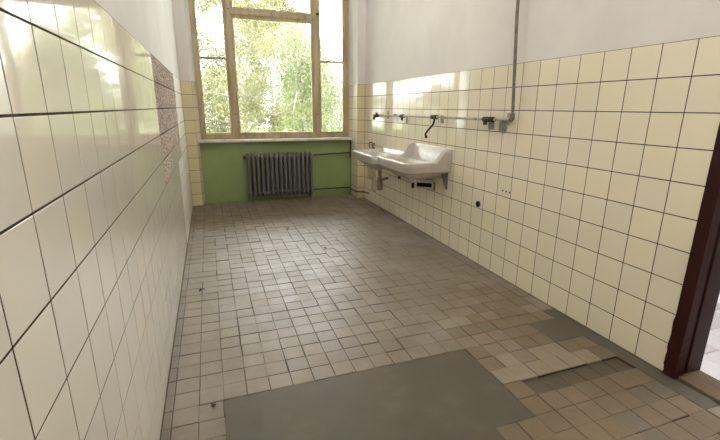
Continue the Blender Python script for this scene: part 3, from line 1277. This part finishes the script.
def scrap(x, y, L, wd, a, label, mat='iron'):
    mb = MB()
    n = 6
    vs = []
    for i in range(n + 1):
        t_ = i / n
        ww = wd * math.sin(math.pi * (0.08 + 0.84 * t_))
        zz = 0.003 + 0.010 * math.sin(math.pi * t_)
        cx = (t_ - 0.5) * L
        for s in (-1, 0, 1):
            vs.append((cx, s * ww + 0.1 * L * t_ * t_, zz + abs(s) * 0.004))
    fs = [[i * 3 + k, i * 3 + k + 1, (i + 1) * 3 + k + 1, (i + 1) * 3 + k] for i in range(n) for k in range(2)]
    mb.add(vs, fs)
    top = len(vs)
    mb.add([(p[0], p[1], p[2] - 0.002) for p in vs], [f[::-1] for f in fs])
    o = mb.build('dry_leaf', mat, None, False, (x, y, 0))
    o.rotation_euler[2] = a
    return tag(o, label, 'leaf')


scrap(-2.09, 2.81, 0.045, 0.012, 0.6, 'curled dark dry leaf on floor close to left tiled wall')
scrap(-1.07, 3.38, 0.022, 0.007, 1.9, 'tiny dark leaf scrap on floor facing the splashback basin')
scrap(-1.27, 4.11, 0.022, 0.008, 0.2, 'tiny dark leaf scrap on floor in front of radiator')
scrap(-2.03, 1.59, 0.02, 0.012, 1.0, 'small brown crumb lying on tile beside cement patch corner')

# ------------------------------------------------------------------ garden outside
GZ = -1.6
gr = MB()
gr.box((-40, 6.2, GZ - 0.2), (40, 60, GZ))
tag(gr.build('ground', 'grass'), 'green lawn of the garden outside the window', 'ground', kind='structure')


def tree(name, x, y, h, crown_r, z0, n, leaf, lsize, label, weep=0.0, dens=1.0, nb=14):
    t = thing(name, (x, y, GZ), label, 'tree', 'trees in the garden')
    rnd = random.Random(int(x * 100 + y * 10))
    b = MB()
    top = h
    trunk = bez([(0, 0, 0), (0.1 * h / 6, 0.05, h * 0.35), (-0.05 * h / 6, 0.1, h * 0.7), (0.1, 0, h * 0.97)], 4)
    b.tube(trunk, 0.1, 8, rs=[0.09 * (1 - 0.85 * i / (len(trunk) - 1)) for i in range(len(trunk))])
    b.build('trunk', 'bark', t, True)
    tips = []
    for k in range(nb):
        zz = z0 - GZ + (h * 0.92 - (z0 - GZ)) * (k + 0.5) / nb
        a = rnd.uniform(0, 2 * math.pi)
        L = crown_r * rnd.uniform(0.65, 1.05) * (1 - 0.55 * max(0, (zz / h - 0.55) / 0.45))
        d = Vector((math.cos(a), math.sin(a), 0))
        i0 = min(len(trunk) - 1, int(zz / h * (len(trunk) - 1)))
        p0 = trunk[i0]
        p1 = p0 + d * L * 0.5 + Vector((0, 0, 0.35 * L))
        p2 = p0 + d * L + Vector((0, 0, (0.45 - 0.9 * weep) * L))
        pts = bez([p0, p1, p2], 5)
        b = MB()
        b.tube(pts, 0.03, 5, rs=[0.030 * (1 - 0.8 * i / (len(pts) - 1)) for i in range(len(pts))])
        for q in range(5):
            s = pts[rnd.randrange(3, len(pts))]
            e = s + Vector((rnd.uniform(-1, 1), rnd.uniform(-1, 1), rnd.uniform(-0.2, 0.9) - 1.2 * weep)).normalized() * L * rnd.uniform(0.3, 0.6)
            b.tube([s, e], 0.008, 4, rs=[0.010, 0.004])
            tips.append((s, e))
        b.build('branch', 'bark', t, True)
        tips.append((pts[3], pts[-1]))
    vs, fs = [], []
    for k in range(n):
        s, e = rnd.choice(tips)
        p = s.lerp(e, rnd.uniform(0.1, 1.1)) + Vector((rnd.gauss(0, 0.22), rnd.gauss(0, 0.22), rnd.gauss(0, 0.2))) * dens
        if weep > 0:
            p.z -= rnd.random() ** 1.3 * 1.1 * weep
        L = lsize * rnd.uniform(0.6, 1.3)
        ax = Vector((rnd.gauss(0, 1), rnd.gauss(0, 1), rnd.gauss(0, 0.6) - 0.6 - weep)).normalized()
        sd_ = ax.cross(Vector((rnd.gauss(0, 1), rnd.gauss(0, 1), rnd.gauss(0, 1)))).normalized()
        q = len(vs)
        vs += [p[:], (p + ax * L * 0.5 + sd_ * L * 0.32)[:], (p + ax * L)[:], (p + ax * L * 0.5 - sd_ * L * 0.32)[:]]
        fs.append((q, q + 1, q + 2, q + 3))
    me = bpy.data.meshes.new('foliage')
    me.from_pydata([tuple(v) for v in vs], [], fs)
    me.materials.append(M[leaf])
    me.update()
    o = link('foliage', me, t)
    o['kind'] = 'stuff'
    return t


tree('loose_birch', -2.7, 10.6, 7.6, 1.6, -0.8, 26000, 'leaf_yellow', 0.065, 'loose pale yellow green tree with bare twigs seen in left sash', 0.15, 1.1, 18)
tree('weeping_birch', 0.45, 11.4, 5.4, 1.25, -0.8, 17000, 'leaf_green', 0.065, 'dense green weeping tree filling the middle window pane', 0.8, 0.9, 18)
tree('blue_green_tree', 1.9, 16.8, 5.6, 2.0, -1.0, 26000, 'leaf_blue', 0.075, 'blue green tree showing low in the right sash', 0.7, 0.9, 16)
tree('yellow_tree', -0.9, 14.6, 7.6, 2.1, -0.8, 34000, 'leaf_yellow', 0.07, 'pale yellow green tree standing behind weeping tree', 0.3, 1.1, 18)
tree('pale_tree', 2.0, 29.0, 10.6, 3.6, -0.8, 46000, 'leaf_yellow', 0.12, 'tall pale twiggy tree rising behind the weeping tree', 0.35, 1.2, 22)
tree('hedge_tree', -6.6, 12.8, 7.4, 2.4, -1.0, 34000, 'leaf_green', 0.09, 'bushy green garden tree hidden past the left pilaster', 0.2, 1.0, 14)
tree('garden_tree', 6.2, 13.5, 6.4, 2.4, -1.0, 30000, 'leaf_green', 0.09, 'bushy green garden tree hidden past the right pilaster', 0.2, 1.0, 14)
tree('tall_tree', -11.6, 14.5, 8.0, 2.6, -0.8, 34000, 'leaf_yellow', 0.09, 'tall loose tree far off to the left in the garden', 0.2, 1.2, 14)


def shrub(x, y, r, h, n, leaf, label):
    t = thing('shrub', (x, y, GZ), label, 'shrub', 'shrubs in the garden')
    rnd = random.Random(int(x * 77 + 5))
    b = MB()
    for k in range(7):
        a = rnd.uniform(0, 6.28)
        b.tube([(0, 0, 0), (r * 0.3 * math.cos(a), r * 0.3 * math.sin(a), h * 0.5), (r * 0.6 * math.cos(a), r * 0.6 * math.sin(a), h * 0.9)], 0.02, 5, rs=[0.02, 0.014, 0.006])
    b.build('stem', 'bark', t, True)
    vs, fs = [], []
    for k in range(n):
        a, u_ = rnd.uniform(0, 6.283), rnd.random() ** 0.5
        z = h * rnd.random() ** 0.7
        rr = r * u_ * (1 - 0.35 * (z / h) ** 2)
        p = Vector((rr * math.cos(a), rr * math.sin(a), z))
        L = 0.085 * rnd.uniform(0.6, 1.3)
        ax = Vector((rnd.gauss(0, 1), rnd.gauss(0, 1), rnd.gauss(0, 1))).normalized()
        sd_ = ax.cross(Vector((rnd.gauss(0, 1), rnd.gauss(0, 1), rnd.gauss(0, 1)))).normalized()
        q = len(vs)
        vs += [p[:], (p + ax * L * 0.5 + sd_ * L * 0.32)[:], (p + ax * L)[:], (p + ax * L * 0.5 - sd_ * L * 0.32)[:]]
        fs.append((q, q + 1, q + 2, q + 3))
    me = bpy.data.meshes.new('foliage')
    me.from_pydata([tuple(v) for v in vs], [], fs)
    me.materials.append(M[leaf])
    me.update()
    o = link('foliage', me, t)
    o['kind'] = 'stuff'


for k, (x, y, r, h, n, lf, lb) in enumerate((
        (-4.6, 21.5, 1.75, 4.4, 12000, 'leaf_yellow', 'yellow green shrub low behind the loose birch'),
        (-1.0, 21.5, 1.75, 4.4, 12000, 'leaf_green', 'green shrub low between the birch trees'),
        (2.6, 21.5, 1.75, 4.2, 12000, 'leaf_green', 'green shrub low behind the weeping tree'),
        (6.2, 21.5, 1.75, 4.4, 12000, 'leaf_yellow', 'yellow green shrub beyond the blue green tree'))):
    shrub(x, y, r, h, n, lf, lb)

# every part keeps its modelled place: parts built in world coordinates get their parent's inverse
bpy.context.view_layer.update()
